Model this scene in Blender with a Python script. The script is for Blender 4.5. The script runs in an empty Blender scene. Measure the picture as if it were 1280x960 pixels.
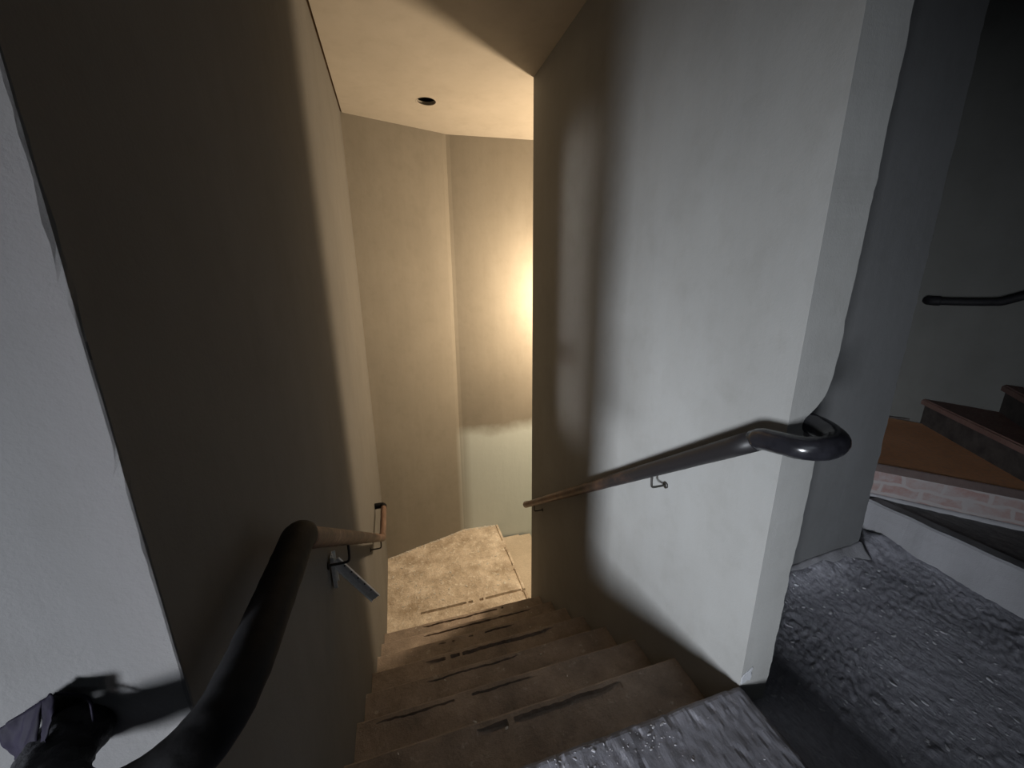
import bpy, bmesh, math, random
from mathutils import Vector, Matrix, noise
random.seed(7)
S = bpy.context.scene
C = S.collection
S.view_settings.view_transform = 'Standard'; S.view_settings.look = 'None'
S.view_settings.gamma = 1; S.view_settings.exposure = 0.0
S.view_settings.use_curve_mapping = False
S.cycles.use_denoising = True
S.cycles.max_bounces = 10; S.cycles.diffuse_bounces = 6

# ------------------------------------------------------------------ helpers
def link(name, bm, mat, parent=None, smooth=False):
    me = bpy.data.meshes.new(name)
    bmesh.ops.recalc_face_normals(bm, faces=bm.faces[:])
    bm.to_mesh(me); bm.free()
    if smooth:
        for p in me.polygons: p.use_smooth = True
    o = bpy.data.objects.new(name, me); C.objects.link(o)
    if mat: me.materials.append(mat)
    if parent: o.parent = parent
    return o
def tag(o, label, cat, group=None, kind=None):
    o['label'] = label; o['category'] = cat
    if group: o['group'] = group
    if kind: o['kind'] = kind
    return o
def structure(o): o['kind'] = 'structure'; return o
def empty(name, loc):
    o = bpy.data.objects.new(name, None); C.objects.link(o); o.location = loc
    return o
def adopt(child, parent):
    child.parent = parent
    child.matrix_parent_inverse = Matrix.Translation(parent.location).inverted()
    return child
def add_box(bm, a, b, bev=0.0):
    a, b = Vector(a), Vector(b)
    g = bmesh.ops.create_cube(bm, size=1.0)
    vs = g['verts']
    for v in vs:
        v.co = Vector([(a[i]+b[i])/2 + v.co[i]*(b[i]-a[i]) for i in range(3)])
    if bev:
        es = list({e for v in vs for e in v.link_edges})
        bmesh.ops.bevel(bm, geom=es, offset=bev, segments=2, affect='EDGES', profile=.6)
def catmull(pts, n=8):
    P = [Vector(p) for p in pts]; P = [P[0]*2-P[1]] + P + [P[-1]*2-P[-2]]
    out = []
    for i in range(1, len(P)-2):
        for k in range(n):
            t = k/n; a, b, c, d = P[i-1], P[i], P[i+1], P[i+2]
            out.append(.5*((2*b)+(c-a)*t+(2*a-5*b+4*c-d)*t*t+(3*b-a-3*c+d)*t**3))
    out.append(P[-2]); return out
def add_tube(bm, pts, r, seg=20, cap=True, lump=0.0, flat=1.0, seed=0.0):
    """sweep a round section along a path; r may be a list"""
    P = [Vector(p) for p in pts]; n = len(P)
    rr = r if isinstance(r, (list, tuple)) else [r]*n
    T = []
    for i in range(n):
        t = (P[min(i+1, n-1)]-P[max(i-1, 0)]).normalized(); T.append(t)
    up = Vector((0, 0, 1))
    if abs(T[0].dot(up)) > .95: up = Vector((1, 0, 0))
    N = (up - T[0]*up.dot(T[0])).normalized()
    rings = []
    for i in range(n):
        N = (N - T[i]*N.dot(T[i])).normalized(); B = T[i].cross(N)
        ring = []
        for k in range(seg):
            a = 2*math.pi*k/seg
            d = N*math.cos(a)*flat + B*math.sin(a)
            q = P[i] + d*rr[i]
            if lump:
                q += d*lump*noise.noise(q*55+Vector((seed, 0, 0))) + d*lump*.6*noise.noise(q*130)
            ring.append(bm.verts.new(q))
        rings.append(ring)
    for i in range(n-1):
        for k in range(seg):
            bm.faces.new((rings[i][k], rings[i][(k+1) % seg], rings[i+1][(k+1) % seg], rings[i+1][k]))
    if cap:
        bm.faces.new(rings[0][::-1]); bm.faces.new(rings[-1])
def prism(bm, poly, z0, z1):
    lo = [bm.verts.new((x, y, z0)) for x, y in poly]
    hi = [bm.verts.new((x, y, z1)) for x, y in poly]
    n = len(poly)
    for i in range(n):
        bm.faces.new((lo[i], lo[(i+1) % n], hi[(i+1) % n], hi[i]))
    bm.faces.new(lo[::-1]); bm.faces.new(hi)
def loft(bm, levels):
    """levels: list of (z, [(x,y)...]) with equal counts, closed solid"""
    R = [[bm.verts.new((x, y, z)) for x, y in poly] for z, poly in levels]
    n = len(R[0])
    for a, b in zip(R, R[1:]):
        for i in range(n):
            bm.faces.new((a[i], a[(i+1) % n], b[(i+1) % n], b[i]))
    bm.faces.new(R[0][::-1]); bm.faces.new(R[-1])
def heightgrid(bm, x0, x1, y0, y1, nx, ny, zf, depth=.06, keep=None):
    V = {}
    for i in range(nx+1):
        for j in range(ny+1):
            x = x0+(x1-x0)*i/nx; y = y0+(y1-y0)*j/ny
            V[i, j] = bm.verts.new((x, y, zf(x, y)))
    for i in range(nx):
        for j in range(ny):
            bm.faces.new((V[i, j], V[i+1, j], V[i+1, j+1], V[i, j+1]))
    # skirt and bottom
    def side(seq):
        lo = [bm.verts.new((v.co.x, v.co.y, zb)) for v in seq]
        for a, b, c, d in zip(seq, seq[1:], lo[1:], lo): bm.faces.new((a, b, c, d))
    zb = min(v.co.z for v in V.values())-depth
    side([V[i, 0] for i in range(nx+1)]); side([V[nx, j] for j in range(ny+1)])
    side([V[i, ny] for i in range(nx, -1, -1)]); side([V[0, j] for j in range(ny, -1, -1)])

# ------------------------------------------------------------------ materials
DZ = -.25
def base(name, rough=.9, spec=.3):
    m = bpy.data.materials.new(name); m.use_nodes = True
    nt = m.node_tree; p = nt.nodes['Principled BSDF']
    p.inputs['Roughness'].default_value = rough
    p.inputs['Specular IOR Level'].default_value = spec
    return m, nt, p
def nd(nt, t, **k):
    n = nt.nodes.new(t)
    for a, b in k.items(): setattr(n, a, b)
    return n
def noise_tex(nt, coord, scale, detail=6, rough=.6, stretch=None):
    if stretch or True:
        mp = nd(nt, 'ShaderNodeMapping')
        if stretch:
            mp.inputs['Rotation'].default_value = (0, 0, stretch[1])
            mp.inputs['Scale'].default_value = stretch[0]
        nt.links.new(coord, mp.inputs[0]); coord = mp.outputs[0]
    n = nd(nt, 'ShaderNodeTexNoise'); n.inputs['Scale'].default_value = scale
    n.inputs['Detail'].default_value = detail; n.inputs['Roughness'].default_value = rough
    nt.links.new(coord, n.inputs['Vector']); return n.outputs['Fac']
def ramp(nt, fac, stops):
    r = nd(nt, 'ShaderNodeValToRGB'); e = r.color_ramp.elements
    while len(e) < len(stops): e.new(.5)
    for i, (p, c) in enumerate(stops):
        e[i].position = p; e[i].color = (*c, 1)
    nt.links.new(fac, r.inputs[0]); return r.outputs[0]
def mix(nt, a, b, fac, mode='MIX'):
    m = nd(nt, 'ShaderNodeMix', data_type='RGBA', blend_type=mode)
    if isinstance(fac, float): m.inputs[0].default_value = fac
    else: nt.links.new(fac, m.inputs[0])
    for s, v in ((6, a), (7, b)):
        if isinstance(v, tuple): m.inputs[s].default_value = (*v, 1)
        else: nt.links.new(v, m.inputs[s])
    return m.outputs[2]
def bump(nt, p, layers):
    prev = None
    for h, st, dist in layers:
        b = nd(nt, 'ShaderNodeBump'); b.inputs['Strength'].default_value = st
        b.inputs['Distance'].default_value = dist
        nt.links.new(h, b.inputs['Height'])
        if prev: nt.links.new(prev, b.inputs['Normal'])
        prev = b.outputs[0]
    nt.links.new(prev, p.inputs['Normal'])
def plaster(name, c, var=.12, bump_s=.35, lower_tone=None):
    m, nt, p = base(name, .88, .25)
    co = nd(nt, 'ShaderNodeTexCoord').outputs['Object']
    big = noise_tex(nt, co, 1.6, 5, .55); mid = noise_tex(nt, co, 9, 6, .6); fine = noise_tex(nt, co, 170, 3, .6)
    streak = noise_tex(nt, co, 5, 4, .6, ((1, 1, .18), 0))
    lo = tuple(v*(1-var) for v in c); hi = tuple(min(1, v*(1+var*.6)) for v in c)
    a = ramp(nt, big, [(.3, lo), (.7, hi)])
    a = mix(nt, a, ramp(nt, streak, [(.3, (.88, .87, .85)), (.65, (1, 1, 1))]), .5, 'MULTIPLY')
    a = mix(nt, a, ramp(nt, mid, [(.2, (.84, .83, .81)), (.5, (1, 1, 1))]), .5, 'MULTIPLY')
    if lower_tone:   # paler, cooler tone below a wavy edge, on the right part only
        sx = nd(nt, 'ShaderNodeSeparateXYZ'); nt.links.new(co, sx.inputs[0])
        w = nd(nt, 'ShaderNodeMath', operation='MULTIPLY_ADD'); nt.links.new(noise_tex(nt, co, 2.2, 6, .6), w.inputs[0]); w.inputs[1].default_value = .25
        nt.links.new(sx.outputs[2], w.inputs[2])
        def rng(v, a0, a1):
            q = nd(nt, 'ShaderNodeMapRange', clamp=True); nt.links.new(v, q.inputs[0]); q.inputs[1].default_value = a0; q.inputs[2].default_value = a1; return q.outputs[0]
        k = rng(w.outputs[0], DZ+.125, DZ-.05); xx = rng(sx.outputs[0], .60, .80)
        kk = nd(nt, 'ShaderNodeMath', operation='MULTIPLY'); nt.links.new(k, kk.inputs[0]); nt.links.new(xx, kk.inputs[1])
        a = mix(nt, a, lower_tone, kk.outputs[0])
    nt.links.new(a, p.inputs['Base Color'])
    bump(nt, p, [(streak, .25*bump_s, .03), (mid, bump_s*.5, .012), (fine, bump_s, .0016)])
    return m
def dusty(name, dark, light, pale, sc=1.0, rough=.75, spec=.4, stretch=None, bs=1.0, thr=.62):
    m, nt, p = base(name, rough, spec)
    co = nd(nt, 'ShaderNodeTexCoord').outputs['Object']
    a = noise_tex(nt, co, 3*sc, 8, .65); b = noise_tex(nt, co, 14*sc, 8, .7, stretch); f = noise_tex(nt, co, 60*sc, 6, .7, stretch)
    col = ramp(nt, a, [(.3, dark), (.7, light)])
    col = mix(nt, col, pale, ramp(nt, b, [(thr, (0, 0, 0)), (thr+.14, (.75, .75, .75))]))
    col = mix(nt, col, ramp(nt, f, [(.25, (.55, .55, .55)), (.55, (1, 1, 1))]), .6, 'MULTIPLY')
    nt.links.new(col, p.inputs['Base Color'])
    rr = ramp(nt, f, [(.35, (rough-.3,)*3), (.6, (min(1, rough+.15),)*3)])
    nt.links.new(rr, p.inputs['Roughness'])
    bump(nt, p, [(a, .4*bs, .03), (b, .6*bs, .012), (f, .7*bs, .004)])
    return m
def simple(name, c, rough, spec=.5, var=.25, sc=20, bs=.2, metal=0.0, dist=.002):
    m, nt, p = base(name, rough, spec); p.inputs['Metallic'].default_value = metal
    co = nd(nt, 'ShaderNodeTexCoord').outputs['Object']
    a = noise_tex(nt, co, sc, 5, .6)
    nt.links.new(ramp(nt, a, [(.3, tuple(v*(1-var) for v in c)), (.7, tuple(min(1, v*(1+var)) for v in c))]), p.inputs['Base Color'])
    bump(nt, p, [(a, bs, dist)])
    return m
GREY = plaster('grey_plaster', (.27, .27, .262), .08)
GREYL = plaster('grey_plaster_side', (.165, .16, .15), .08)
GREYE = plaster('grey_plaster_end_shaded', (.078, .077, .078), .08)  # same plaster as the side, weaker daylight on the end face put into its colour
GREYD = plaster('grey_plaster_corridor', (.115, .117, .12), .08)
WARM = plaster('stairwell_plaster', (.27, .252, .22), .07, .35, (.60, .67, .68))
DARKP = plaster('dark_plaster', (.085, .085, .08), .15)
CEIL = plaster('ceiling_board', (.44, .405, .355), .05, .12)
SLAB = dusty('landing_stone', (.15, .15, .17), (.25, .25, .285), (.50, .50, .56), 1.3, .75, .35, ((1, .35, 1), .25), .35, .56)
RUBB = dusty('rough_screed', (.22, .22, .25), (.40, .40, .45), (.62, .62, .69), 1.2, .65, .45, ((1, .4, 1), .5), 1.4, .66)
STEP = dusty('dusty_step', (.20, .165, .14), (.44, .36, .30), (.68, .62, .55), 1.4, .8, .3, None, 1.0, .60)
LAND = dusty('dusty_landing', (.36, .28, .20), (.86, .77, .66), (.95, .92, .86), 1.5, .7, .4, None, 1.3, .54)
PALE = dusty('pale_screed', (.50, .44, .36), (.62, .55, .46), (.74, .68, .58), 1.0, .8, .3, None, .5, .6)
KERB = plaster('kerb_cement', (.26, .26, .275), .15, .9)
MORT = plaster('smeared_mortar', (.20, .20, .215), .25, 1.2)
DARKF = dusty('dark_platform', (.06, .06, .062), (.095, .095, .095), (.24, .24, .25), 1.0, .6, .5, ((1, .4, 1), .5), 1.0, .7)
ORNG = dusty('ochre_tread', (.66, .32, .16), (.80, .41, .22), (.86, .54, .34), .6, .8, .3, None, .4, .7)
ROSE = dusty('worn_tread', (.13, .075, .06), (.22, .13, .11), (.30, .2, .17), 1.0, .8, .3, None, .6, .7)
RISER = simple('dark_riser', (.05, .042, .038), .8, .3, .4, 12, .4, 0, .006)
BLACK = simple('black_gloss_paint', (.012, .012, .015), .22, .6, .3, 35, .25, 0, .0015)
BLACKM = simple('black_worn_paint', (.008, .008, .009), .65, .15, .4, 30, .4, 0, .002)
IRON = simple('black_iron', (.02, .018, .016), .5, .5)
TAPE = simple('black_tape', (.008, .008, .010), .6, .25, .4, 60, .8, 0, .004)
FILM = simple('violet_black_film', (.006, .005, .010), .7, .06, .4, 30, .3, 0, .002)
ZINC = simple('zinc_plate', (.70, .73, .75), .5, .5, .12, 60, .2, 0.0)
VOID = simple('void_black', (.01, .009, .008), .9, .1)
GAP = simple('gap_shadow_board', (.13, .085, .05), .9, .1)
CRUMB = simple('plaster_crumb', (.62, .60, .57), .8, .3)
CRUMBG = simple('grey_crumb', (.42, .42, .45), .6, .5)
def wood():
    m, nt, p = base('worn_wood', .55, .4)
    co = nd(nt, 'ShaderNodeTexCoord').outputs['Object']
    a = noise_tex(nt, co, 10, 6, .7, ((3, .5, 3), 0)); b = noise_tex(nt, co, 40, 6, .7, ((2, .3, 2), 0))
    c = ramp(nt, a, [(.3, (.06, .033, .024)), (.55, (.17, .10, .07)), (.75, (.32, .22, .17))])
    c = mix(nt, c, ramp(nt, b, [(.3, (.5, .5, .5)), (.6, (1, 1, 1))]), .6, 'MULTIPLY')
    nt.links.new(c, p.inputs['Base Color']); bump(nt, p, [(b, .4, .003)]); return m
WOOD = wood()
def railmat():
    """black paint worn to brown wood towards the foot of the stair"""
    m, nt, p = base('black_paint_worn_to_wood', .45, .3)
    co = nd(nt, 'ShaderNodeTexCoord').outputs['Object']
    sx = nd(nt, 'ShaderNodeSeparateXYZ'); nt.links.new(co, sx.inputs[0])
    n = noise_tex(nt, co, 9, 6, .7)
    ad = nd(nt, 'ShaderNodeMath', operation='MULTIPLY_ADD'); nt.links.new(n, ad.inputs[0])
    ad.inputs[1].default_value = 1.2; nt.links.new(sx.outputs[1], ad.inputs[2])
    w = ramp(nt, n, [(.3, (.07, .035, .022)), (.7, (.22, .12, .075))])
    mr = nd(nt, 'ShaderNodeMapRange'); mr.inputs[1].default_value = 2.15; mr.inputs[2].default_value = 3.1
    nt.links.new(ad.outputs[0], mr.inputs[0])
    nt.links.new(mix(nt, (.014, .013, .014), w, mr.outputs[0]), p.inputs['Base Color'])
    bump(nt, p, [(n, .3, .002)]); return m
RAILM = railmat()
def brickmat():
    m, nt, p = base('whitewashed_brick', .9, .2)
    co = nd(nt, 'ShaderNodeTexCoord').outputs['UV']
    b = nd(nt, 'ShaderNodeTexBrick'); b.inputs['Scale'].default_value = 1.0
    b.inputs['Brick Width'].default_value = .19; b.inputs['Row Height'].default_value = .075
    b.inputs['Mortar Size'].default_value = .013; b.inputs['Mortar Smooth'].default_value = .5
    b.inputs['Color1'].default_value = (.17, .085, .075, 1); b.inputs['Color2'].default_value = (.22, .17, .16, 1)
    b.inputs['Mortar'].default_value = (.235, .215, .21, 1)
    n0 = nd(nt, 'ShaderNodeTexNoise'); n0.inputs['Scale'].default_value = 9; nt.links.new(co, n0.inputs['Vector'])
    wv = nd(nt, 'ShaderNodeMix', data_type='RGBA', blend_type='LINEAR_LIGHT'); wv.inputs[0].default_value = .03
    nt.links.new(co, wv.inputs[6]); nt.links.new(n0.outputs['Color'], wv.inputs[7])
    nt.links.new(wv.outputs[2], b.inputs['Vector'])
    oc = nd(nt, 'ShaderNodeTexCoord').outputs['Object']
    n = noise_tex(nt, oc, 7, 6, .7)
    c = mix(nt, b.outputs['Color'], (.22, .205, .205), ramp(nt, n, [(.35, (0, 0, 0)), (.62, (.95, .95, .95))]))
    nt.links.new(c, p.inputs['Base Color']); bump(nt, p, [(b.outputs['Fac'], -.5, .008), (n, .5, .008)]); return m
BRICK = brickmat()
NOSEM = dusty('worn_nosing', (.045, .034, .033), (.08, .056, .05), (.22, .15, .10), 1.0, .8, .3, None, .6, .66)

# ------------------------------------------------------------------ dimensions
XL = -.323; XR = 1.15; ZC = 2.98; ZF = -.12; YE = .846; ZL = -1.75
def jit(k, z, s=.006):
    return s*noise.noise(Vector((k*7.3, z*9, 1.7)))+s*.8*noise.noise(Vector((k*3.1, z*31, 5.2)))

# ------------------------------------------------------------------ setting: walls
# left block: its side face lines the stair, its end face looks at the camera
bm = bmesh.new(); lev = []
z = -2.2
NUB = 1.16
while z <= ZC+.25:
    c = .003+max(0, jit(1, z, .005)); e = jit(2, z, .0025)
    d = .010*math.exp(-((z-1.285)/.012)**2)+.006*math.exp(-((z-1.50)/.02)**2)
    lev.append((z, [(-4.2, .532), (XL-.03, .532), (XL-c-d, .532), (XL-.3*c+e*.3, .532+.4*c-d*.2), (XL, .532+c+d),
                    (XL, .75), (XL, 4.45), (-4.2, 4.45)])); z += .02
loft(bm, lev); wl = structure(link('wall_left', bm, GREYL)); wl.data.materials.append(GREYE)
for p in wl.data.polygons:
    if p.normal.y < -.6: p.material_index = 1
# partition between the stair and the corridor, with the knocked-off edge at the handrail
bm = bmesh.new(); lev = []; z = -2.3
def bite(z):
    pts = [(.88, 0), (.93, .0), (.97, .05), (1.02, .085), (1.07, .080), (1.10, .045), (1.14, .018), (1.2, .004), (1.27, 0)]
    if z <= pts[0][0] or z >= pts[-1][0]: return 0
    for (a, u), (b, v) in zip(pts, pts[1:]):
        if a <= z <= b: return u+(v-u)*(z-a)/(b-a)
while z <= ZC+.25:
    e = jit(3, z, .008); q = bite(z); xe = 1.312+.010*(z-1)
    step = .03*(1-math.exp(-max(0, .06-z)*60)) if z < .06 else 0
    y1 = 3.23
    c = .008+max(0, jit(4, z, .008)); k = min(1, q/.05)
    lev.append((z, [(XR, y1), (XR, YE+.0004), (XR+.0003, YE), (xe-q-c+e, YE+.3*e), (xe-q*.15+e*.6, YE+c+q*2.4), (xe, YE+.35), (xe, y1)])); z += .018
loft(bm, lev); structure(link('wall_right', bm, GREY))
# corridor wall standing beyond the partition
bm = bmesh.new(); lev = []; z = -.4
while z <= ZC+.25:
    e = jit(5, z, .008); xe = 2.575-.02*(z-1)
    lev.append((z, [(1.30, 1.34), (xe-.02+e, 1.34), (xe+e*.5, 1.365), (xe, 1.6), (xe, 3.2), (1.30, 3.2)])); z += .03
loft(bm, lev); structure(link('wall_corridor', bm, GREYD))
# splayed far walls of the stair
bm = bmesh.new()
F = [(-.36, 4.265), (XL, 4.276), (.62, 4.562), (.66, 4.577), (.70, 4.578), (1.607, 4.504), (3.5, 4.35), (3.5, 4.75), (.65, 4.85), (-.5, 4.6)]
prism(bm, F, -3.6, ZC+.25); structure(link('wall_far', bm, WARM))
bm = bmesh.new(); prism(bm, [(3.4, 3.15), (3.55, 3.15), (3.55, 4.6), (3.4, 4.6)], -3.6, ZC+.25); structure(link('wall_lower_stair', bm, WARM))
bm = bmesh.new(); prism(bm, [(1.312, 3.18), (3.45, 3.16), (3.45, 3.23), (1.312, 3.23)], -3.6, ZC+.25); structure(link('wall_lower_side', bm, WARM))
# round wall behind the upper winders
def sweepwall(name, path, th, z0, z1, m):
    bm = bmesh.new(); P = catmull([(x, y, 0) for x, y in path], 6)
    out = []
    for i, p in enumerate(P):
        t = (P[min(i+1, len(P)-1)]-P[max(i-1, 0)]).normalized()
        out.append((p.x-t.y*th, p.y+t.x*th))
    ins = [(p.x, p.y) for p in P]
    n = len(ins)
    for i in range(n-1):
        prism(bm, [ins[i], ins[i+1], out[i+1], out[i]], z0, z1)
    bmesh.ops.remove_doubles(bm, verts=bm.verts[:], dist=1e-5)
    return structure(link(name, bm, m))
WP = [(2.5, 3.12), (3.2, 2.95), (3.72, 2.58), (4.02, 2.12), (4.16, 1.72), (4.25, 1.2), (4.28, .4), (4.28, -1.2), (4.28, -3.4)]
sweepwall('wall_stair', WP, .2, -.6, 5.3, DARKP)
# the room behind the camera, with the opening the daylight comes through
bm = bmesh.new(); prism(bm, [(-4.2, -3.6), (-4.05, -3.6), (-4.05, .54), (-4.2, .54)], -.5, ZC+.2); structure(link('wall_side', bm, GREYD))
bm = bmesh.new()
WX0, WX1, WZ0, WZ1 = -3.4, -2.0, .4, 2.4
for a, b in (((-4.2, -2.9, -.5), (WX0, -2.72, ZC+.2)), ((WX1, -2.9, -.5), (4.5, -2.72, 5.2)),
             ((WX0, -2.9, -.5), (WX1, -2.72, WZ0)), ((WX0, -2.9, WZ1), (WX1, -2.72, ZC+.2))): add_box(bm, a, b)
structure(link('wall_rear', bm, GREYD))

# ceiling with the open downlight hole and a shadow gap along the left wall
bm = bmesh.new()
HC = (.405, 3.86); HR = .082
outer = [(XL+.014, .3), (XR+.2, .3), (4.5, .3), (4.5, 4.8), (XR, 4.8), (XL+.014, 4.8)]
N = 40
circ = [(HC[0]+HR*math.cos(2*math.pi*i/N), HC[1]+HR*math.sin(2*math.pi*i/N)) for i in range(N)]
sq = []
X0, X1, Y0, Y1 = XL+.014, 1.1, 3.2, 4.8
for x, y in circ:
    dx, dy = x-HC[0], y-HC[1]; t = min([((X1-HC[0])/dx if dx > 1e-9 else (X0-HC[0])/dx if dx < -1e-9 else 1e9), ((Y1-HC[1])/dy if dy > 1e-9 else (Y0-HC[1])/dy if dy < -1e-9 else 1e9)])
    sq.append((HC[0]+dx*t, HC[1]+dy*t))
corners = [(X1, Y1), (X0, Y1), (X0, Y0), (X1, Y0)]
ci = [bm.verts.new((x, y, ZC)) for x, y in circ]; cu = [bm.verts.new((x, y, ZC+.03)) for x, y in circ]
so = [bm.verts.new((x, y, ZC)) for x, y in sq]
for i in range(N):
    j = (i+1) % N
    bm.faces.new((ci[i], ci[j], so[j], so[i])); bm.faces.new((ci[i], ci[j], cu[j], cu[i]))
    a, b = Vector(sq[i]), Vector(sq[j])
    if abs(a.x-b.x) > 1e-6 and abs(a.y-b.y) > 1e-6:
        for c in corners:
            if (abs(c[0]-a.x) < 1e-6 or abs(c[1]-a.y) < 1e-6) and (abs(c[0]-b.x) < 1e-6 or abs(c[1]-b.y) < 1e-6):
                bm.faces.new((so[i], so[j], bm.verts.new((*c, ZC))))
def quad(x0, y0, x1, y1, z=ZC): bm.faces.new([bm.verts.new(p) for p in ((x0, y0, z), (x1, y0, z), (x1, y1, z), (x0, y1, z))])
quad(X1, .3, 2.56, 3.2); quad(X1, 3.2, 3.55, 4.8); quad(X0, .3, X1, 3.2); quad(-4.2, -3.6, 2.56, .3); quad(-4.2, .3, X0-.02, .6)
me_c = link('ceiling', bm, CEIL); structure(me_c)
bm = bmesh.new(); add_box(bm, (XL-.001, .53, ZC+.008), (XL+.02, 4.4, ZC+.02)); structure(link('trim_1', bm, GAP))
bm = bmesh.new(); add_box(bm, (-4.4, -3.8, ZC+.10), (2.56, 5.0, ZC+.22)); add_box(bm, (2.56, 3.1, ZC+.10), (3.7, 5.0, ZC+.22)); add_box(bm, (2.56, -3.8, 5.1), (4.7, 3.4, 5.3)); add_box(bm, (2.46, -3.8, ZC+.23), (2.56, 3.4, 5.1)); structure(link('ceiling_deck', bm, VOID))
# downlight hole: plaster lip and dark can above
d = tag(empty('downlight_hole', (HC[0], HC[1], ZC)), 'small round empty downlight hole cut in the stair ceiling', 'light fitting hole')
bm = bmesh.new(); add_tube(bm, [(HC[0], HC[1], ZC+.002), (HC[0], HC[1], ZC+.095)], HR+.006, 40, False)
bm.faces.new([v for v in bm.verts if v.co.z > ZC+.09][:40]); adopt(link('recess', bm, VOID), d)
bm = bmesh.new()
pr = [(HR-.001, .001), (HR+.007, -.001), (HR+.007, .002), (HR-.004, .010), (HR-.003, .003)]
rg = [[bm.verts.new((HC[0]+r*math.cos(2*math.pi*i/N), HC[1]+r*math.sin(2*math.pi*i/N), ZC+h)) for r, h in pr] for i in range(N)]
for i in range(N):
    for k in range(len(pr)): bm.faces.new((rg[i][k], rg[(i+1) % N][k], rg[(i+1) % N][(k+1) % 5], rg[i][(k+1) % 5]))
adopt(link('rim', bm, CEIL, smooth=True), d)

# ------------------------------------------------------------------ floors
def slab_z(x, y):
    v = Vector((x, y*.6, 0)); e = min(XR-x, YE-y)
    z = .0035*noise.noise(v*9)+.0022*noise.noise(v*33)
    z += .0016*max(0, noise.noise(Vector((x*46, y*22, 3)))-.28)*3-.004*max(0, noise.noise(Vector((x*24, y*11, 6)))-.35)*3
    if e < .02: z -= .010*((.02-e)/.02)**2*(.6+.8*abs(noise.noise(Vector((x*25, y*25, 9)))))
    return z-.002
bm = bmesh.new(); heightgrid(bm, XL, XR, -.5, YE, 150, 140, slab_z, .28)
structure(link('floor_top_slab', bm, SLAB, smooth=False))
bm = bmesh.new(); add_box(bm, (-4.2, -3.6, -.3), (1.15, -.5, -.004)); add_box(bm, (-4.2, -.5, -.3), (XL, .54, -.004))
structure(link('floor_room', bm, SLAB))
def rough_z(x, y):
    a = .5; u = x*math.cos(a)+y*math.sin(a); w = -x*math.sin(a)+y*math.cos(a)
    z = .010*noise.noise(Vector((x*3, y*3, 0)))
    amp = .4+1.0*max(0, .5+noise.noise(Vector((x*2.1+4, y*2.1, 7))))
    r = noise.noise(Vector((u*9+2*noise.noise(Vector((x*5, y*5, 2))), w*26, 1)))
    r2 = noise.noise(Vector((u*22, w*60, 4)))
    z += amp*(.0016*(1-abs(r)*2)+.0035*r2+.003*max(0, noise.noise(Vector((u*14, w*34, 9)))-.15)*3)
    # plaster and rubble heap against the corridor wall
    hx = math.exp(-((y-1.34)/.10)**2)*(1/(1+math.exp(-(x-1.9)*12)))
    z += hx*(.035+.03*noise.noise(Vector((x*6, y*6, 3))))
    hk = math.exp(-((x-2.82)/.12)**2)*max(0, y-.75)
    z += hk*(.03+.045*noise.noise(Vector((x*9, y*9, 8))))
    e = x-XR
    return ZF+z-.004
bm = bmesh.new(); heightgrid(bm, XR+.003, 2.93, -.2, 1.54, 330, 350, rough_z, .1)
structure(link('floor', bm, RUBB, smooth=False))
bm = bmesh.new(); add_box(bm, (1.15, -3.6, -.4), (4.5, -.19, -.13)); add_box(bm, (1.25, 1.38, -.4), (4.5, 3.15, -.2)); add_box(bm, (2.9, -.6, -.4), (4.5, 1.38, -.2))
structure(link('floor_corridor', bm, RUBB))
# cement heap skim at the foot of the corridor wall
bm = bmesh.new(); V = []
nx = 50
for i in range(nx+1):
    x = 1.9+(2.585-1.9)*i/nx
    h = .03+.05*(i/nx)+.014*noise.noise(Vector((x*7, 0, 2)))+.004*noise.noise(Vector((x*25, 0, 2)))
    h = max(.006, h*min(1, i/8+.2)); w = .03+h*.7
    V.append([bm.verts.new((x, 1.348, ZF+h)), bm.verts.new((x, 1.338-.012, ZF+h*.97)), bm.verts.new((x, 1.335-w*.4, ZF+h*.5)), bm.verts.new((x, 1.33-w, ZF-.01)), bm.verts.new((x, 1.348, ZF-.02))])
for a, b in zip(V, V[1:]):
    for k in range(5): bm.faces.new((a[k], a[(k+1) % 5], b[(k+1) % 5], b[k]))
bm.faces.new(V[0]); bm.faces.new(V[-1][::-1])
tag(link('mortar_fillet', bm, MORT, smooth=True), 'pale ragged mortar smeared along foot of the grey corridor wall', 'mortar')

# kerb and dark platform in front of the winders
bm = bmesh.new(); V = []
ny = 60
for j in range(ny+1):
    y = -1.2+(1.50+1.2)*j/ny
    n1 = .006*noise.noise(Vector((0, y*9, 2)))
    V.append([bm.verts.new(p) for p in ((2.83+n1, y, ZF-.05), (2.845+n1, y, .02), (2.86+n1, y, .088), (2.872+n1, y, .100+n1*.6), (2.95, y, .096), (2.95, y, ZF-.05))])
for a, b in zip(V, V[1:]):
    for k in range(6): bm.faces.new((a[k], a[(k+1) % 6], b[(k+1) % 6], b[k]))
bm.faces.new(V[0]); bm.faces.new(V[-1][::-1])
tag(link('kerb', bm, KERB, smooth=False), 'pale grey cement kerb edging the dark platform beside the rough floor', 'kerb')
def plat_z(x, y): return .088+.008*noise.noise(Vector((x*4, y*4, 1)))+.004*noise.noise(Vector((x*20, y*12, 1)))
bm = bmesh.new(); heightgrid(bm, 2.94, 3.75, -1.2, 1.75, 60, 120, plat_z, .06)
structure(link('floor_platform', bm, DARKF))

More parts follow.
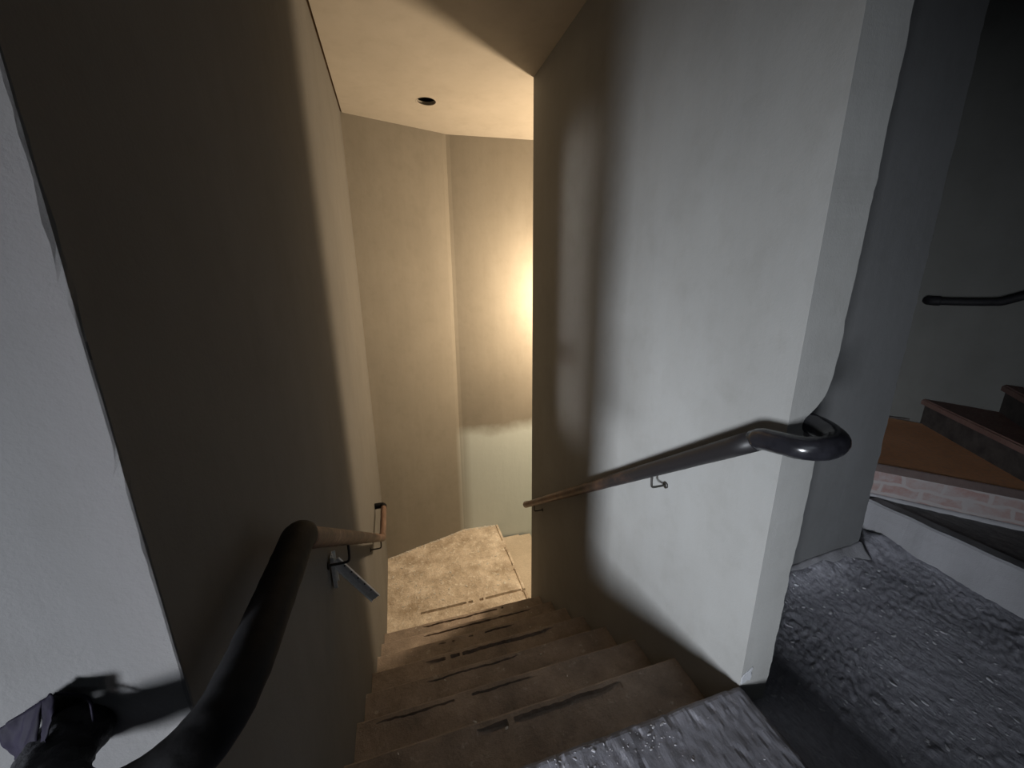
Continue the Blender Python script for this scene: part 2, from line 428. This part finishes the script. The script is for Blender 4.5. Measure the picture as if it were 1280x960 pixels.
# ------------------------------------------------------------------ the stair going down
stair = tag(empty('staircase', ((XL+XR)/2, 2.0, ZL)), 'dusty brown flight of steps descending between the plastered walls', 'stairs')
NOSE = [(.846, 0)]+[(1.185+.302*(k-1), -.25-.2143*(k-1)) for k in range(1, 9)]
def tread_bm(y0, y1, z, seed, k0, x0=XL+.001, x1=XR-.001):
    """worn tread: nosing strip split from the tread by a broken groove"""
    bm = bmesh.new(); nx = 280
    rows = []
    gw, ga, gb = {1: (.030, .15, .86), 2: (.012, -.25, .55), 3: (.012, 0, .55), 4: (.026, .0, .9), 5: (.014, .1, .7), 6: (.016, 0, .95), 7: (.018, 0, .98)}[k0]
    g0 = y1-.030-gw
    prof = [0, .25, .5, .72]
    ys = [y0+(g0-y0)*t for t in (0, .2, .4, .6, .8, .93)]+[g0, g0+.003, g0+gw-.003, g0+gw, y1-.020, y1-.012, y1-.003, y1]
    for i in range(nx+1):
        x = x0+(x1-x0)*i/nx; r = []
        gd = (.030 if k0 > 2 else .020)*min(1, max(0, (x-ga)*9), max(0, (gb-x)*9)) if ga < x+.06*noise.noise(Vector((x*9, seed, 7))) < gb and noise.noise(Vector((x*3.2, seed*5, 0)))+.5*noise.noise(Vector((x*23, seed, 4))) > -.38 else .0
        wear = .010*max(0, noise.noise(Vector((x*4, seed*3, 5)))+.2)+.004*noise.noise(Vector((x*22, seed, 5)))
        for k, y in enumerate(ys):
            zz = z-.003+.004*noise.noise(Vector((x*6, y*6, seed)))+.0015*noise.noise(Vector((x*30, y*30, seed)))
            yy = y
            if k in (7, 8): zz -= gd; 
            if k in (6, 7): yy += .006*noise.noise(Vector((x*9, seed, 8)))+.006*noise.noise(Vector((x*37, seed, 8)))
            if k in (8, 9): yy += .006*noise.noise(Vector((x*9, seed, 8)))+.007*noise.noise(Vector((x*31, seed+4, 8)))
            br = 0
            if 0 and .28 < x < .80: br = .03*min(1, (x-.28)*12, (.80-x)*12)*(.7+.5*noise.noise(Vector((x*15, 2, 2))))
            if k in (11, 12, 13): zz -= br
            if k == 12: zz -= .004+wear*.4
            if k == 13: zz -= .012+wear; yy -= wear*.5
            r.append(bm.verts.new((x, yy, zz)))
        r.append(bm.verts.new((x, y1-.004, z-.045))); r.append(bm.verts.new((x, y0, z-.045)))
        rows.append(r)
    m = len(rows[0])
    for a, b in zip(rows, rows[1:]):
        for k in range(m): bm.faces.new((a[k], a[(k+1) % m], b[(k+1) % m], b[k]))
    bm.faces.new(rows[0]); bm.faces.new(rows[-1][::-1])
    return bm
for k in range(1, 9):
    y0 = NOSE[k-1][0]-.03; y1, z = NOSE[k]
    if k < 8:
        t = link('tread', tread_bm(y0, y1, z, k*1.7, k), STEP, smooth=False); adopt(t, stair)
    ztop = NOSE[k-1][1]-.045
    if k == 1: ztop = -.27+.02
    if k > 1:
        bm = bmesh.new(); add_box(bm, (XL+.001, y0-.002, z-.04), (XR-.001, y0+.028-.016, ztop+.001)); r = link('riser', bm, STEP); adopt(r, stair)
# half landing at the foot
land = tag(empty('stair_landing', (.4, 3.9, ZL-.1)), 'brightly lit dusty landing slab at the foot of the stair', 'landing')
bm = bmesh.new()
def land_z(x, y):
    z = .006*noise.noise(Vector((x*4, y*4, 0)))+.0035*noise.noise(Vector((x*15, y*15, 2)))+.002*noise.noise(Vector((x*50, y*50, 2)))
    g = abs(y-3.335-.004*noise.noise(Vector((x*12, 0, 3))))
    if g < .012 and noise.noise(Vector((x*2.6+3, 0, 0)))+.3*noise.noise(Vector((x*20, 1, 0))) > -.3 and x > .0: z -= .025
    g2 = abs(x-1.085-.004*noise.noise(Vector((y*14, 0, 3))))
    if g2 < .009 and noise.noise(Vector((y*5, 2, 0)))+.3*noise.noise(Vector((y*30, 1, 0))) > -.25: z -= .02
    return ZL+z
heightgrid(bm, XL+.001, 1.122, 2.975, 4.62, 230, 250, land_z, .10)
bmesh.ops.delete(bm, geom=[v for v in bm.verts if (v.co.y > 4.287+(v.co.x+.323)*.303 and v.co.x < .68) or (v.co.x >= .68 and v.co.y > 4.588-(v.co.x-.68)*.082)], context='VERTS')
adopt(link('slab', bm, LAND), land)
bm = bmesh.new(); add_box(bm, (XL+.001, NOSE[7][0]-.050, ZL-.15), (XR-.002, NOSE[7][0]-.024, NOSE[7][1]-.047)); adopt(link('riser', bm, STEP), stair)
bm = bmesh.new(); add_box(bm, (XL+.001, 3.02, -3.2), (1.10, 4.62, ZL-.13)); structure(link('floor_lower', bm, VOID))
# lower steps turning right
low = tag(empty('lower_staircase', (1.8, 3.9, ZL-.6)), 'pale dusty steps turning right below the lit landing', 'stairs')
for k in range(4):
    a0 = 1.10+.42*k; zz = ZL-.20-.2*k
    bm = bmesh.new()
    heightgrid(bm, a0, a0+.47, 3.235, 4.6, 30, 60, lambda x, y: zz+.005*noise.noise(Vector((x*7, y*7, k))), .04)
    bmesh.ops.delete(bm, geom=[v for v in bm.verts if v.co.y > 4.575-(v.co.x-.62)*.082], context='VERTS')
    adopt(link('tread', bm, PALE), low)
    bm = bmesh.new(); add_box(bm, (a0+.002, 3.236, zz-.02), (a0+.02, 4.48-.034*k, zz+.155)); adopt(link('riser', bm, STEP), low)

# ------------------------------------------------------------------ upper winders on the right
up = tag(empty('winder_staircase', (3.7, 1.5, .09)), 'dark winding steps with a brick first riser and ochre tread', 'stairs')
NW = Vector((3.42, 1.03))
def wpt(a, r): return (NW.x+r*math.cos(a), NW.y+r*math.sin(a))
A1 = math.atan2(1.56-1.03, 2.93-3.42)      # first riser line
# first tread polygon, nosing along the brick riser, back along the next riser
def slabpoly(name, poly, z0, z1, m, parent, bev=.0):
    bm = bmesh.new(); prism(bm, poly, z0, z1)
    if bev:
        bmesh.ops.bevel(bm, geom=[e for e in bm.edges if abs(e.verts[0].co.z-z1) < 1e-5 and abs(e.verts[1].co.z-z1) < 1e-5], offset=bev, segments=3, affect='EDGES')
    return adopt(link(name, bm, m), parent)
D1 = Vector((2.95-3.36, 1.53-1.02)).normalized(); N1 = Vector((-D1.y, D1.x))   # along riser, away... 
if N1.x > 0: N1 = -N1
P0 = Vector((3.37, 1.01))
def rp(s, o): q = P0+D1*s+N1*o; return (q.x, q.y)
tops = .33
slabpoly('tread', [rp(-.5, .02), rp(1.22, .02), (2.62, 2.9), (3.2, 2.85), (3.7, 2.5), (4.0, 2.1), (4.10, 1.92), (3.46, 1.115), (3.9, .5)], tops-.045, tops, ORNG, up, .008)
bm = bmesh.new()
a, b = rp(-.5, 0), rp(1.22, 0); a2, b2 = rp(-.5, -.05), rp(1.22, -.05)
vs = [bm.verts.new((*a, .05)), bm.verts.new((*b, .05)), bm.verts.new((*b, tops-.046)), bm.verts.new((*a, tops-.046))]
f = bm.faces.new(vs); uv = bm.loops.layers.uv.new('uv')
for l, c in zip(f.loops, ((0, 0), (1.72, 0), (1.72, .236), (0, .236))): l[uv].uv = c
vb = [bm.verts.new((*a2, .05)), bm.verts.new((*b2, .05)), bm.verts.new((*b2, tops-.046)), bm.verts.new((*a2, tops-.046))]
for i in range(4): bm.faces.new((vs[i], vs[(i+1) % 4], vb[(i+1) % 4], vb[i]))
bm.faces.new(vb[::-1]); adopt(link('brick_riser', bm, BRICK), up)
bm = bmesh.new(); V = []
for i in range(61):
    s = -.5+1.72*i/60; n1 = .006*noise.noise(Vector((s*9, 1, 1)))+.004*noise.noise(Vector((s*30, 1, 1)))
    V.append([bm.verts.new((*rp(s, o+n1), h)) for o, h in ((-.01, .06), (.02, .085), (.012, .108), (-.01, .112))])
for p, q in zip(V, V[1:]):
    for k in range(4): bm.faces.new((p[k], p[(k+1) % 4], q[(k+1) % 4], q[k]))
adopt(link('mortar_edge', bm, KERB, smooth=True), up)
slabpoly('nosing', [rp(-.5, .03), rp(1.22, .03), rp(1.22, .0195), rp(-.5, .0195)], tops-.05, tops+.002, NOSEM, up, .004)
# following winders, each fanning from the newel
def winder(k, inner, outer_, z0, z1, inner2, outer2):
    d = (Vector(outer_)-Vector(inner)).normalized(); n = Vector((d.y, -d.x))*-1
    if n.x > 0: n = -n
    i0 = Vector(inner); o0 = Vector(outer_)
    slabpoly('riser', [tuple(i0), tuple(o0), tuple(o0-n*.04), tuple(i0-n*.04)], z0+.0005, z1-.046, RISER, up)
    slabpoly('tread', [tuple(i0+n*.022), tuple(o0+n*.022), tuple(Vector(outer2)), tuple(Vector(inner2))], z1-.045, z1, ROSE, up, .01)
winder(2, (3.40, 1.035), (4.14, 1.985), .33, .535, (3.50, .95), (4.25, 1.55))
winder(3, (3.43, .985), (4.24, 1.60), .535, .74, (3.55, .8), (4.30, 1.15))
winder(4, (3.5, .90), (4.27, 1.22), .74, .945, (3.55, .3), (4.3, .5))
bm = bmesh.new(); add_tube(bm, [(3.56, .90, .05), (3.56, .90, .40)], .07, 20); adopt(link('newel', bm, RISER), up)
# small mortar line where the ochre tread meets the round wall
bm = bmesh.new(); add_tube(bm, catmull([(3.55, 2.66, .334), (3.90, 2.28, .334), (4.07, 1.99, .336)], 8), .012, 8, True, .006); adopt(link('skirting_line', bm, RISER), up)

# ------------------------------------------------------------------ handrails
def rail_path(pts, n=10): return catmull(pts, n)
# right rail: curls round the wall end and into the broken edge
rr = tag(empty('handrail', (1.07, .87, 1.01)), 'black handrail sloping down the right wall and curling round its broken end', 'handrail')
curl = [(1.262, .93, 1.052), (1.250, .86, 1.05), (1.232, .79, 1.047), (1.19, .728, 1.042), (1.13, .716, 1.036), (1.085, .745, 1.03), (1.071, .80, 1.024), (1.069, .85, 1.016)]
cp = rail_path(curl, 8)+[Vector((1.069, .866, 1.010)), Vector((1.069, .882, .999))]
bm = bmesh.new(); add_tube(bm, cp, .034, 28, True, .0012); adopt(link('curled_end', bm, BLACK, smooth=True), rr)
bm = bmesh.new()
e0 = Vector((1.069, .876, 1.003)); e1 = Vector((1.069, 3.17, -.608))
add_tube(bm, [e0+(e1-e0)*t/30 for t in range(31)], [.034-.006*t/30 for t in range(31)], 24, True, .001)
adopt(link('sloping_rail', bm, RAILM, smooth=True), rr)
bm = bmesh.new(); add_tube(bm, rail_path([e1-(e1-e0).normalized()*.01, (1.072, 3.20, -.622), (1.10, 3.245, -.64), (1.16, 3.262, -.66), (1.22, 3.262, -.68)], 6), .022, 18, True, .001); adopt(link('lower_end', bm, IRON, smooth=True), rr)
def rail_bracket(x, wx, y, z, parent, drop=.07):
    s = 1 if wx > x else -1
    bm = bmesh.new()
    add_tube(bm, catmull([(x, y, z+.005), (x, y, z-drop*.55), (x+s*.004, y, z-drop*.92), (x+s*.02, y, z-drop), (wx-s*.012, y, z-drop), (wx+s*.003, y, z-drop)], 6), .005, 10)
    add_tube(bm, [(wx-s*.001, y, z-drop), (wx-s*.006, y, z-drop)], .016, 16)
    adopt(link('bracket', bm, IRON, smooth=True), parent)
rail_bracket(1.069, XR, 1.36, .640, rr); rail_bracket(1.069, XR, 2.93, -.46, rr)
# left rail
lr = tag(empty('handrail', (-.243, .855, .95)), 'left handrail, thick black nearest us then bare wood down the stair', 'handrail')
curl = [(-.442, .536, .935), (-.442, .50, .936), (-.428, .45, .938), (-.392, .412, .942), (-.345, .402, .948), (-.295, .416, .955), (-.262, .455, .961), (-.249, .51, .965), (-.245, .58, .966), (-.243, .70, .965), (-.243, .80, .962)]
cp = rail_path(curl, 8)+[Vector((-.243, .838, .961)), Vector((-.243, .858, .952)), Vector((-.243, .868, .945))]
bm = bmesh.new(); add_tube(bm, cp, .034, 28, True, .0012); adopt(link('curled_grip', bm, BLACKM, smooth=True), lr)
w0 = Vector((-.243, .862, .946)); w1 = Vector((-.243, 2.87, -.478))
bm = bmesh.new(); add_tube(bm, [w0+(w1-w0)*t/40 for t in range(41)], .027, 20, True, .002); adopt(link('wooden_rail', bm, WOOD, smooth=True), lr)
bm = bmesh.new(); add_tube(bm, rail_path([w1-(w1-w0).normalized()*.02, (-.243, 2.90, -.492), (-.243, 3.0, -.5), (-.243, 3.2, -.5), (-.243, 3.36, -.5)], 6), .025, 18, True, .002); adopt(link('level_rail', bm, WOOD, smooth=True), lr)
bm = bmesh.new(); add_tube(bm, catmull([(-.243, 3.352, -.5), (-.245, 3.385, -.5), (-.27, 3.40, -.5), (XL+.002, 3.40, -.5)], 6), .027, 18); adopt(link('end_return', bm, BLACKM, smooth=True), lr)
rail_bracket(-.243, XL, 1.40, .548, lr, .09); rail_bracket(-.243, XL, 2.72, -.385, lr, .075)
# tape wrapped lump and the film flap at the rail end
tp = tag(empty('tape_wrap', (-.42, .47, .98)), 'lumpy black tape and plastic bundle round the left rail end', 'tape')
bm = bmesh.new(); add_tube(bm, rail_path([(-.372, .404, .944), (-.400, .417, .941), (-.430, .452, .938), (-.443, .49, .936), (-.443, .516, .935), (-.443, .530, .935)], 10), [.0355]*6+[.0355+.004*math.sin(min(1, t/14)*3) for t in range(45)], 36, True, .005)
adopt(link('wrapping', bm, TAPE, smooth=True), tp)
def sheet(pts4, n, amp, th=.0012, seed=0):
    a, b, c, d_ = [Vector(p) for p in pts4]; bm = bmesh.new(); G = {}
    nn = (b-a).cross(d_-a).normalized()
    for i in range(n+1):
        for j in range(n+1):
            u, v = i/n, j/n; q = (a*(1-u)+b*u)*(1-v)+(d_*(1-u)+c*u)*v
            w = abs(noise.noise(Vector((u*2.2+seed, v*1.2, 0))))+.15*abs(noise.noise(Vector((u*7+seed, v*3, 2))))
            for s in (0, 1): G[i, j, s] = bm.verts.new(q+nn*(amp*w+s*th)+(b-a)*.05*noise.noise(Vector((u*4, v*4, seed+5))))
    for i in range(n):
        for j in range(n):
            for s in (0, 1): bm.faces.new([G[i, j, s], G[i+1, j, s], G[i+1, j+1, s], G[i, j+1, s]])
    for i in range(n):
        for j in (0, n):
            bm.faces.new([G[i, j, 0], G[i+1, j, 0], G[i+1, j, 1], G[i, j, 1]]); bm.faces.new([G[j, i, 0], G[j, i+1, 0], G[j, i+1, 1], G[j, i, 1]])
    return bm
adopt(link('film_flap', sheet([(-.455, .518, 1.004), (-.505, .518, .975), (-.497, .512, .932), (-.455, .48, .945)], 14, .012, seed=2), FILM, smooth=True), tp)
adopt(link('film_flap', sheet([(-.464, .515, .998), (-.448, .515, 1.012), (-.432, .49, 1.005), (-.445, .48, .965)], 10, .009, seed=7), FILM, smooth=True), tp)
bm = bmesh.new(); add_tube(bm, catmull([(-.446, .518, 1.006), (-.43, .518, 1.000), (-.415, .516, .988), (-.405, .50, .968)], 5), .0018, 8); adopt(link('tape_strand', bm, FILM, smooth=True), tp)
# upper rail on the round wall
ur = tag(empty('handrail', (4.0, 1.8, 1.31)), 'thin black handrail on the dark wall above the winding steps', 'handrail')
pts = [(3.955, 1.955, 1.318), (3.99, 1.86, 1.318), (4.03, 1.745, 1.320), (4.046, 1.66, 1.325)]
UP = catmull(pts, 6)+[Vector((4.07, 1.56, 1.375)), Vector((4.10, 1.38, 1.475)), Vector((4.13, 1.15, 1.63)), Vector((4.15, .8, 1.88)), Vector((4.16, .4, 2.15))]
bm = bmesh.new(); add_tube(bm, UP, .026, 16, True, .001); adopt(link('rail', bm, BLACKM, smooth=True), ur)
bm = bmesh.new(); add_tube(bm, catmull([(3.965, 1.94, 1.318), (3.950, 1.985, 1.320), (3.975, 2.02, 1.322), (4.05, 2.06, 1.322)], 5), .032, 16); adopt(link('end_return', bm, BLACKM, smooth=True), ur)

# ------------------------------------------------------------------ zinc bracket pieces on the left wall
zp = tag(empty('steel_wall_channel', (XL+.01, 1.43, .44)), 'short upright zinc channel fixed to the wall under the wooden rail', 'bracket')
def channel(bm, a, b, w, h, side, nrm, holes=0):
    a, b = Vector(a), Vector(b); t = (b-a).normalized(); side = Vector(side); side = (side-t*side.dot(t)).normalized(); n = t.cross(side).normalized()
    if n.dot(Vector(nrm)) < 0: n = -n
    def bar(s0, s1, n0, n1):
        vs = [bm.verts.new(p+side*s+n*q) for p in (a, b) for s, q in ((s0, n0), (s1, n0), (s1, n1), (s0, n1))]
        for f in ((0, 1, 2, 3), (7, 6, 5, 4), (0, 4, 5, 1), (1, 5, 6, 2), (2, 6, 7, 3), (3, 7, 4, 0)): bm.faces.new([vs[i] for i in f])
    bar(-w/2, w/2, 0, .002); bar(-w/2, -w/2+.002, .002, h); bar(w/2-.002, w/2, .002, h)
    bar(-.0035, .0035, .0021, h*.45)
    return t, side, n
bm = bmesh.new(); channel(bm, (XL+.006, 1.44, .475), (XL+.006, 1.44, .335), .042, .014, (0, 1, 0), (1, 0, 0)); adopt(link('channel', bm, ZINC), zp)
bm = bmesh.new()
bm.free()
for zz in (.450, .430):
    bm = bmesh.new(); add_tube(bm, [(XL+.008, 1.428, zz), (XL+.0125, 1.428, zz)], .0050, 10); adopt(link('screw', bm, IRON), zp)
hp = tag(empty('perforated_strap', (-.29, 1.45, .42)), 'tilted perforated zinc strap sticking out below the wooden rail', 'bracket')
bm = bmesh.new(); A, B = Vector((XL+.018, 1.44, .448)), Vector((-.172, 1.44, .232))
t, sd, n = channel(bm, A, B, .040, .010, (1, 0, .5), (0, -1, .1)); adopt(link('strap', bm, ZINC), hp)
for i in range(5):
    p = A+(B-A)*(.18+.16*i)+sd*.011; bm = bmesh.new(); add_tube(bm, [p+n*.0015, p+n*.0032], .0032, 10)
    adopt(link('hole', bm, VOID), hp)

# pale torn flake of skim coat at the foot of the partition
bm = bmesh.new()
out = [(1.151, .002), (1.150, .032), (1.158, .042), (1.172, .052), (1.196, .066), (1.192, .048), (1.197, .026), (1.192, .006), (1.180, .013), (1.168, .004)]
fr = [bm.verts.new((x, YE-.0045, z)) for x, z in out]; bk = [bm.verts.new((x, YE-.0012, z)) for x, z in out]
bm.faces.new(fr); bm.faces.new(bk[::-1])
for i in range(len(out)): j = (i+1) % len(out); bm.faces.new((fr[i], fr[j], bk[j], bk[i]))
tag(link('plaster_flake', bm, plaster('white_skim', (.36, .37, .39), .05)), 'small pale torn plaster flake at the foot of the right wall end', 'plaster flake')
# ------------------------------------------------------------------ loose debris (nobody could count it)
def crumbs(name, n, area, zf, size, m, label, flat=.5, yf=None):
    bm = bmesh.new()
    for _ in range(n):
        x = random.uniform(area[0], area[1]); y = random.uniform(area[2], area[3])
        if yf: y = yf(x)-abs(random.gauss(0, .012))-.006
        s = size*random.uniform(.35, 1)**2*random.choice((1, 1, 1, 1.8)); ang = random.random()*6.28
        g = bmesh.ops.create_icosphere(bm, subdivisions=1, radius=1.0)['verts']
        for v in g:
            q = v.co*(1+.35*random.uniform(-1, 1)); q = Vector((q.x*s*random.uniform(1, 1.1)*1.5, q.y*s*.8, q.z*s*flat))
            q.rotate(Matrix.Rotation(ang, 3, 'Z')); v.co = Vector((x, y, zf(x, y)+s*flat*.35))+q
    return tag(link(name, bm, m), label, 'debris', kind='stuff')
crumbs('slab_grit', 160, (.1, 1.12, .35, .83), slab_z, .0026, CRUMBG, 'pale grit scattered on the grey slab at the stair head', .4)
crumbs('edge_grit', 150, (.1, .80, .76, .832), slab_z, .0030, CRUMBG, 'pale grit gathered along the worn front edge of the grey slab', .4)
crumbs('floor_grit', 520, (1.2, 2.75, .3, 1.3), rough_z, .0055, CRUMBG, 'pale grit scattered on the rough grey corridor floor', .4)
crumbs('landing_crumbs', 220, (XL+.05, 1.05, 3.42, 4.2), land_z, .0085, CRUMB, 'white plaster crumbs scattered on the lit lower landing', .5)
crumbs('wall_foot_dust', 420, (XL+.02, 1.08, 3.42, 4.2), land_z, .0075, CRUMB, 'white plaster dust line along the far wall foot of the lower landing', .6, lambda x: 4.276+(x+.323)*.303 if x < .66 else 4.58-(x-.66)*.082)
def stair_z(x, y):
    for (ya, za), (yb, zb) in zip(NOSE, NOSE[1:]):
        if ya < y <= yb: return zb
    return ZL
crumbs('step_crumbs', 60, (XL+.05, XR-.05, .9, 3.2), stair_z, .004, CRUMB, 'tiny plaster crumbs lying on the dusty brown steps', .4)
# ------------------------------------------------------------------ light
def area(name, loc, target, sx, sy, power, col, spread=180):
    l = bpy.data.lights.new(name, 'AREA'); l.shape = 'RECTANGLE'; l.size = sx; l.size_y = sy; l.energy = power; l.color = col
    l.spread = math.radians(spread)
    o = bpy.data.objects.new(name, l); C.objects.link(o); o.location = loc
    d = Vector(target)-Vector(loc); o.rotation_euler = d.to_track_quat('-Z', 'Y').to_euler(); return o
area('window_daylight', (-2.95, -1.97, .87), (.75, 1.40, .52), .46, .92, 34, (.88, .93, 1.0), 48)
area('stripe_beam', (-2.20, -2.22, 1.30), (1.15, 2.45, 1.40), .16, 1.9, .8, (1.0, .93, .90), 5)  # narrow beam added to draw the bright wall stripe; the room has no slit
area('room_fill', (-.9, -1.5, 2.7), (.6, .9, 0), 1.6, 1.4, 6, (.80, .90, 1.0))  # unseen fill added to lift the dark floor and upper treads
def bulb(name, loc, r, power, col):
    l = bpy.data.lights.new(name, 'POINT'); l.energy = power; l.color = col; l.shadow_soft_size = r
    o = bpy.data.objects.new(name, l); C.objects.link(o); o.location = loc; return o
bulb('stair_lamp', (2.08, 3.84, 1.30), .10, 240, (1.0, .76, .50))
W = bpy.data.worlds.new('world'); S.world = W; W.use_nodes = True
W.node_tree.nodes['Background'].inputs[0].default_value = (.6, .7, .9, 1); W.node_tree.nodes['Background'].inputs[1].default_value = .0

# ------------------------------------------------------------------ camera (solved from the vanishing points)
f = 485.0; H = 1.5
def n3(v): return Vector(v).normalized()
dn = n3((17, 1820, f)); st = Vector((-150, 0, f)); st.y = -(st.x*dn.x+st.z*dn.z)/dn.y; st.normalize()
Zr = -dn; Yr = st; Xr = Yr.cross(Zr)
right = Vector((Xr.x, Yr.x, Zr.x)); down = Vector((Xr.y, Yr.y, Zr.y)); fwd = Vector((Xr.z, Yr.z, Zr.z))
M = Matrix(((right.x, -down.x, -fwd.x, 0), (right.y, -down.y, -fwd.y, 0), (right.z, -down.z, -fwd.z, H), (0, 0, 0, 1)))
cam = bpy.data.cameras.new('camera'); co = bpy.data.objects.new('camera', cam); C.objects.link(co)
cam.sensor_width = 36; cam.lens = f/1280*36; cam.clip_start = .02; co.matrix_world = M
S.camera = co
